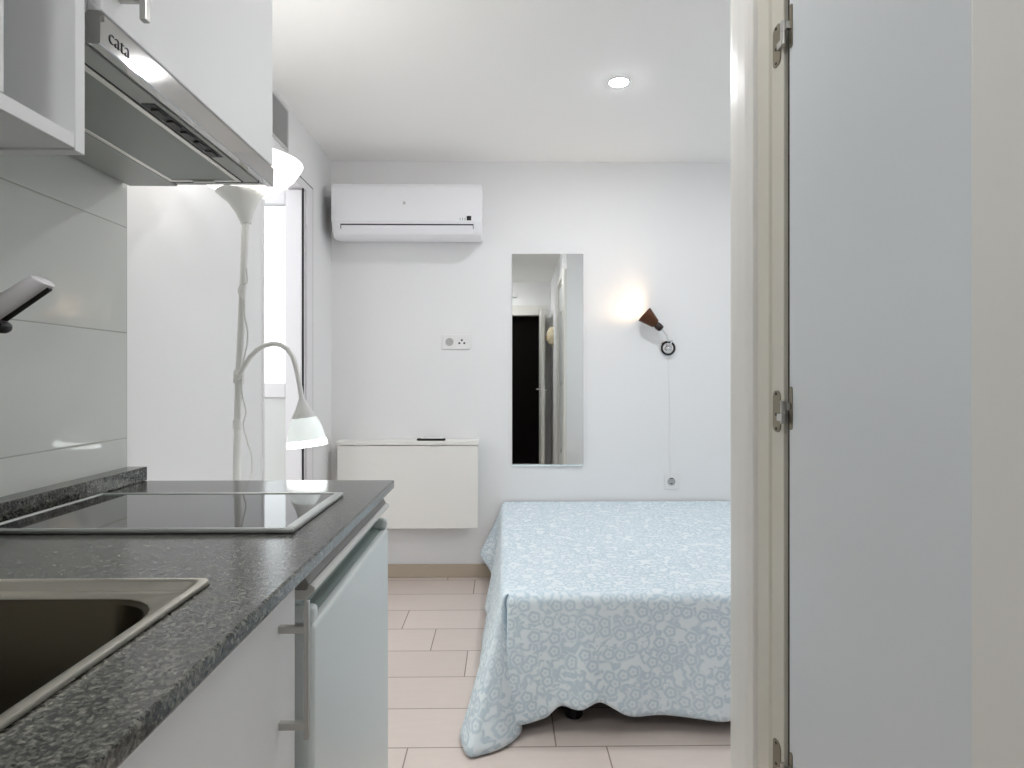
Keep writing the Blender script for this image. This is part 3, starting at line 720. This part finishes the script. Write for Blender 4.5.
# small box over the end doorway and a hanging ornament, both seen in the mirror
bx = B(-.07, .075, YB-.002, YB+.03, 2.16, 2.26).build('junction_box', M['outlet'], bevel=.004); tag(bx, 'small white box on the wall above the dark doorway', 'box')
hw = thing('straw_ornament', 'cream oval straw ornament hanging on the hall wall', 'ornament', (XC+.005, -.30, 1.62))
w = MB()
rings = []
for q, (sc_, dx) in enumerate(((1, 0), (1.0, .02), (.8, .055), (.45, .075))):
    rings.append([w.bm.verts.new((XC+.004-dx, -.30+.085*sc_*math.cos(2*PI*k/28), 1.62+.11*sc_*math.sin(2*PI*k/28))) for k in range(28)])
for q in range(3): bridge(w.bm, rings[q], rings[q+1])
w.bm.faces.new(rings[0]); w.bm.faces.new(rings[-1]); w.build('rim', M['cream'], hw, smooth=True)
w = MB(); w.lathe([(0, .012), (.02, .010), (.034, 0), (0, 0)], (XC-.071, -.30, 1.60), (-1, 0, 0), 20); w.build('centre', M['ochre'], hw, smooth=True)

# ------------------------------------------------------------------ floor lamp with uplighter bowl and reading arm
LY = 1.75
b0 = Vector((-.752, LY, 0)); top = atY(246, 223, LY); base = atY(238, 480, LY)
fl = thing('floor_lamp', 'white floor lamp with a glowing uplighter bowl and a reading arm', 'floor lamp', (b0.x, LY, 0))
ld = (top-base).normalized(); foot = base+ld*((.02-base.z)/ld.z)
w = MB(); w.lathe([(0, 0), (.135, 0), (.138, .006), (.134, .016), (.04, .028), (.02, .036), (.017, .045), (0, .045)], (foot.x, LY, 0)); w.build('base', M['lampwhite'], fl, smooth=True)
jt = atY(239.2, 377, LY)
w = MB(); w.tube([foot+ld*.02, foot+ld*.55, jt.lerp(foot, .02), jt, jt.lerp(top, .1), jt.lerp(top, .5), top], [.0115]*4+[.0105]*3, 20); w.build('pole', M['lampwhite'], fl, smooth=True)
w = MB(); w.lathe([(.0105, -.014), (.0135, -.012), (.0135, .012), (.0105, .014)], jt.lerp(foot, .12), ld, 20)
w.build('pole_joint', M['lampwhite'], fl, smooth=True)
cn = (Vector((.045, 0, 1))).normalized()
tilt = Vector((-.09, 0, 1)).normalized()
w = MB(); w.lathe([(0, -.002), (.014, -.002), (.016, .006), (.017, .008), (.024, .03), (.042, .062), (.068, .088), (.070, .090), (.064, .090), (0, .06)], top, Vector((-.12, 0, 1)), 40); w.build('shade_cone', M['cone'], fl, smooth=True)
rimc = Vector((-.735, LY, 1.745))
w = MB(); w.lathe([(.066, -.088), (.105, -.066), (.138, -.036), (.156, -.008), (.160, .0), (.157, .0), (.135, -.034), (.10, -.062), (.055, -.086)], rimc, (0, 0, 1), 56); w.build('shade_bowl', M['glow'], fl, smooth=True)
w = MB(); w.lathe([(0, -.085), (.014, -.08), (.016, -.05), (.028, -.02), (.030, 0), (.02, .022), (0, .03)], rimc, (0, 0, 1), 24); w.build('bulb', M['bulb'], fl, smooth=True)
# reading arm
w = MB(); w.lathe([(.010, -.02), (.0145, -.018), (.0155, -.012), (.0155, .012), (.0145, .018), (.010, .02)], jt, ld, 24)
w.tube([jt, jt+Vector((.004, -.028, 0))], [.010, .0085], 14)
jo = w.build('arm_joint', M['lampwhite'], fl, smooth=True)
pix = [(239, 375), (244, 367), (250, 357), (257, 350), (265, 345.5), (273, 343.5), (281, 345), (288, 349.5), (293, 357), (296, 367), (298.5, 379), (300.5, 391), (302, 401)]
w = MB(); w.tube([atY(x, y, LY-.02-.0015*i) for i, (x, y) in enumerate(pix)], .0068, 14); w.build('reading_arm', M['lampwhite'], fl, smooth=True)
sa = atY(302, 399, LY-.04); sb = atY(307, 443, LY-.04); rd = (sb-sa).normalized()
L = (sb-sa).length
k = 1/350
w = MB(); w.lathe([(0, 0), (.009, 0), (.011, .006), (.020, .028), (.033, .05), (.0335, .052), (0, .05)], sa, rd, 36); w.build('reading_cap', M['cone'], fl, smooth=True)
w = MB(); w.lathe([(.032, .051), (.039, .066), (.0455, .085), (.050, .107), (.0515, .116), (.0495, .116), (.044, .087), (.030, .056)], sa, rd, 48); w.build('reading_shade', M['readglass'], fl, smooth=True)
w = MB(); w.lathe([(.0517, .114), (.0532, .117), (.0545, .131), (.0525, .131), (.0497, .117)], sa, rd, 48); w.build('shade_rim', M['readrim'], fl, smooth=True)
w = MB(); w.lathe([(0, .05), (.012, .055), (.02, .08), (.022, .095), (.016, .11), (0, .116)], sa, rd, 20); w.build('reading_bulb', M['bulb'], fl, smooth=True)
# cord clipped along the pole, hanging in loops
def smooth_pts(p, n=6):
    out = []
    for i in range(len(p)-1):
        a, b, c, d = p[max(i-1, 0)], p[i], p[i+1], p[min(i+2, len(p)-1)]
        for k in range(n):
            t = k/n
            out.append(.5*((2*b)+(c-a)*t+(2*a-5*b+4*c-d)*t*t+(3*b-a-3*c+d)*t**3))
    return out+[p[-1]]
cp = [(246.5, 268), (247, 282), (241, 285), (238.5, 291), (241, 297), (244, 302), (245, 318), (247.5, 330), (247, 345), (243.5, 362), (241.5, 385), (243, 398), (246, 412), (243.5, 425), (247, 440), (251.5, 455), (252, 470), (250, 482), (248, 500)]
pts = [atY(x, y, LY-.017) for x, y in cp]; pts += [Vector((-.72, LY-.02, .4)), Vector((-.73, LY-.02, .1)), Vector((-.70, LY-.12, .045))]
w = MB(); w.tube(smooth_pts(pts), .0024, 8); w.build('cord', M['cordwhite'], fl, smooth=True)

# ------------------------------------------------------------------ bed
BX0, BX1, BY0, BY1, BT = -.012, 1.96, 1.985, 3.47, .428
bed = thing('bed', 'double bed on short black legs under a pale blue bedspread', 'bed', ((BX0+BX1)/2, (BY0+BY1)/2, 0))
B(BX0+.05, BX1-.03, BY0+.055, BY1-.02, .11, .22).build('base', M['bedbase'], bed, bevel=.01)
B(BX0+.04, BX1-.01, BY0+.055, BY1-.01, .221, BT-.006).build('mattress', M['mattress'], bed, bevel=.03, segs=4)
for x in (.236, 1.70):
    for y in (2.062, 3.30):
        w = MB(); w.lathe([(0, 0), (.026, 0), (.03, .006), (.032, .109), (0, .109)], (x, y, 0), (0, 0, 1), 24); w.build('leg', M['black'], bed, smooth=True)

def bedspread():
    S = [((BX0, 3.485), (-.122, 3.45, .165)), ((BX0, 3.44), (-.118, 3.42, .14)), ((BX0, 3.36), (-.070, 3.35, .06)), ((BX0, 3.15), (-.068, 3.15, .03)), ((BX0, 2.95), (-.085, 2.95, .022)), ((BX0, 2.75), (-.072, 2.74, .02)),
         ((BX0, 2.55), (-.095, 2.53, .015)), ((BX0, 2.35), (-.082, 2.33, .012)), ((BX0, 2.2), (-.108, 2.17, .01)), ((BX0, 2.1), (-.112, 2.05, .01)), ((BX0, 2.03), (-.136, 1.915, .012)),
         ((BX0+.004, 2.005), (-.108, 1.832, .008)), ((BX0+.008, 2.0), (-.055, 1.842, .008)), ((BX0+.012, 2.003), (.010, 1.880, .009)), ((BX0+.016, 2.012), (.056, 1.945, .010)), ((BX0+.020, 2.018), (.055, 2.005, .02)),
         ((BX0+.023, 2.012), (.040, 2.000, .03)), ((BX0+.025, 1.995), (.004, 1.960, .036)), ((BX0+.030, BY0), (.004, 1.930, .034)), ((.05, BY0), (.060, 1.940, .040))]
    for x, z in ((.107, .048), (.14, .060), (.18, .092), (.22, .088), (.25, .091), (.30, .110), (.35, .085), (.40, .062), (.50, .058), (.62, .057), (.71, .048), (.85, .065), (1.05, .055), (1.25, .075), (1.5, .06), (1.75, .065), (BX1, .055)):
        S.append(((x, BY0), (x, 1.943+.010*math.sin(x*17), z)))
    def cr(a, b, c, d, t): return tuple(.5*(2*q+(r-p)*t+(2*p-5*q+4*r-s)*t*t+(3*q-p-3*r+s)*t**3) for p, q, r, s in zip(a, b, c, d))
    tops, hems = [], []
    n = len(S)
    for i in range(n-1):
        i0, i3 = max(i-1, 0), min(i+2, n-1)
        for k in range(9):
            t = k/9
            tops.append(tuple(S[i][0][j]*(1-t)+S[i+1][0][j]*t for j in range(2)))
            hems.append(cr(S[i0][1], S[i][1], S[i+1][1], S[i3][1], t))
    tops.append(S[-1][0]); hems.append(S[-1][1])
    N = len(tops); R = 26; rr = .03
    # outward direction per station
    bm = bmesh.new(); uvl = bm.loops.layers.uv.new('UVMap')
    grid = []; uvs = {}
    u = 0; us = []
    for i in range(N):
        if i: u += max(.004, math.hypot((tops[i][0]+hems[i][0]-tops[i-1][0]-hems[i-1][0])/2, (tops[i][1]+hems[i][1]-tops[i-1][1]-hems[i-1][1])/2))
        us.append(u)
    ccx, ccy = (BX0+BX1)/2, (BY0+BY1)/2
    for i in range(N):
        tx, ty = tops[i]; hx, hy, hz = hems[i]
        # inward unit vector at the shoulder
        if ty > BY0+.06: inn = (1, 0)
        elif tx > BX0+.06: inn = (0, 1)
        else:
            a = max(0, min(1, (ty-BY0)/.06)); b = max(0, min(1, (tx-BX0)/.06)); l = math.hypot(a+.001, b+.001); inn = ((a+.001)/l, (b+.001)/l)
        col = []
        for r in range(R+1):
            if r <= 5:
                an = PI/2*(1-r/5)     # 90deg = on top, 0 = on the side
                k = rr*(1-math.cos(an))
                x, y, z = tx+inn[0]*k, ty+inn[1]*k, BT-rr+rr*math.sin(an)
                dv = -(r/5)*rr*1.57
            else:
                t = (r-5)/(R-5)
                e = t**1.15
                x = tx+(hx-tx)*e; y = ty+(hy-ty)*e; z = BT-rr+(hz-(BT-rr))*t
                fw = .006*math.sin(us[i]*31+1.3*math.sin(us[i]*9))*min(1, t*1.6)
                x -= inn[0]*fw; y -= inn[1]*fw
                # cloth spreading on the floor near the corner
                dv = -(rr*1.57+t*(BT-hz))
            v = bm.verts.new((x, y, max(z, .006))); uvs[v] = (us[i], dv); col.append(v)
        grid.append(col)
    for i in range(N-1):
        for r in range(R):
            f = bm.faces.new((grid[i][r], grid[i+1][r], grid[i+1][r+1], grid[i][r+1])); f.smooth = True
    # top sheet as a fine fan of strips between the shoulder and the far edges
    top = [g[0] for g in grid]
    left = [v for v in top if v.co.y > BY0+.045]; front = [v for v in top if v.co.y <= BY0+.045]
    back = [bm.verts.new((BX1+.0, top[0].co.y, BT))]
    poly = top+back
    f = bm.faces.new(poly[::-1])
    bmesh.ops.triangulate(bm, faces=[f])
    for f in bm.faces:
        for l in f.loops:
            v = l.vert
            if f.normal.z > .99 or v not in uvs or len(f.verts) == 3: l[uvl].uv = (v.co.x+10, v.co.y)
            else: l[uvl].uv = uvs[v]
    bmesh.ops.recalc_face_normals(bm, faces=bm.faces)
    me = bpy.data.meshes.new('bedspread'); bm.to_mesh(me); bm.free()
    o = bpy.data.objects.new('bedspread', me); C.objects.link(o); me.materials.append(M['spread'])
    md = o.modifiers.new('thick', 'SOLIDIFY'); md.thickness = .003; md.offset = 0
    return o
tag(bedspread(), 'pale blue floral bedspread draped over the bed to the floor', 'bedspread')

# ------------------------------------------------------------------ lights
def add_light(name, kind, loc, energy, color=(1, 1, 1), size=.1, rot=None, **kw):
    l = bpy.data.lights.new(name, kind); l.energy = energy; l.color = color
    if kind == 'AREA':
        l.shape = kw.get('shape', 'RECTANGLE'); l.size = size; l.size_y = kw.get('size_y', size)
    else: l.shadow_soft_size = size
    if kind == 'SPOT': l.spot_size = kw.get('angle', 2.2); l.spot_blend = kw.get('blend', .6)
    o = bpy.data.objects.new(name, l); C.objects.link(o); o.location = loc
    if rot is not None: o.rotation_euler = rot
    return o
# daylight portal at the balcony opening
p = add_light('balcony_portal', 'AREA', (XL-.12, (OY0+OY1)/2, 1.03), 1, size=2.05, size_y=.58, rot=(0, -PI/2, 0)); p.data.cycles.is_portal = True
# bulbs of the lamps that are switched on
add_light('uplighter_bulb', 'POINT', (rimc.x, LY, rimc.z+.055), 1.5, (1, .98, .96), .04)
add_light('reading_bulb_light', 'SPOT', tuple(sa+rd*.122), 5, (.95, 1, .98), .03, Vector(rd).to_track_quat('-Z', 'Y').to_euler(), angle=2.4)
wl = n1+ax*.132
add_light('wall_lamp_bulb', 'SPOT', tuple(wl), 1.0, (1, .70, .44), .02, Vector(ax).to_track_quat('-Z', 'Y').to_euler(), angle=2.5, blend=.8)

w = bpy.data.worlds.new('overcast_sky'); bpy.context.scene.world = w; w.use_nodes = True
bg = w.node_tree.nodes['Background']; bg.inputs[0].default_value = (.93, .97, 1, 1); bg.inputs[1].default_value = 1.5

# ------------------------------------------------------------------ camera and view
cam = bpy.data.cameras.new('camera'); cam.sensor_width = 36; cam.lens = 36*FPX/1024; cam.clip_start = .02
cam.shift_y = -(384-HORY)/1024
co = bpy.data.objects.new('camera', cam); C.objects.link(co); co.location = (0, 0, CAMZ); co.rotation_euler = (PI/2, 0, -YAW)
S = bpy.context.scene; S.camera = co
S.view_settings.view_transform = 'Standard'; S.view_settings.look = 'None'; S.view_settings.gamma = 1; S.view_settings.use_curve_mapping = False
S.view_settings.exposure = .36
S.cycles.max_bounces = 14; S.cycles.diffuse_bounces = 8; S.cycles.glossy_bounces = 6; S.cycles.transmission_bounces = 8
S.cycles.sample_clamp_indirect = 6
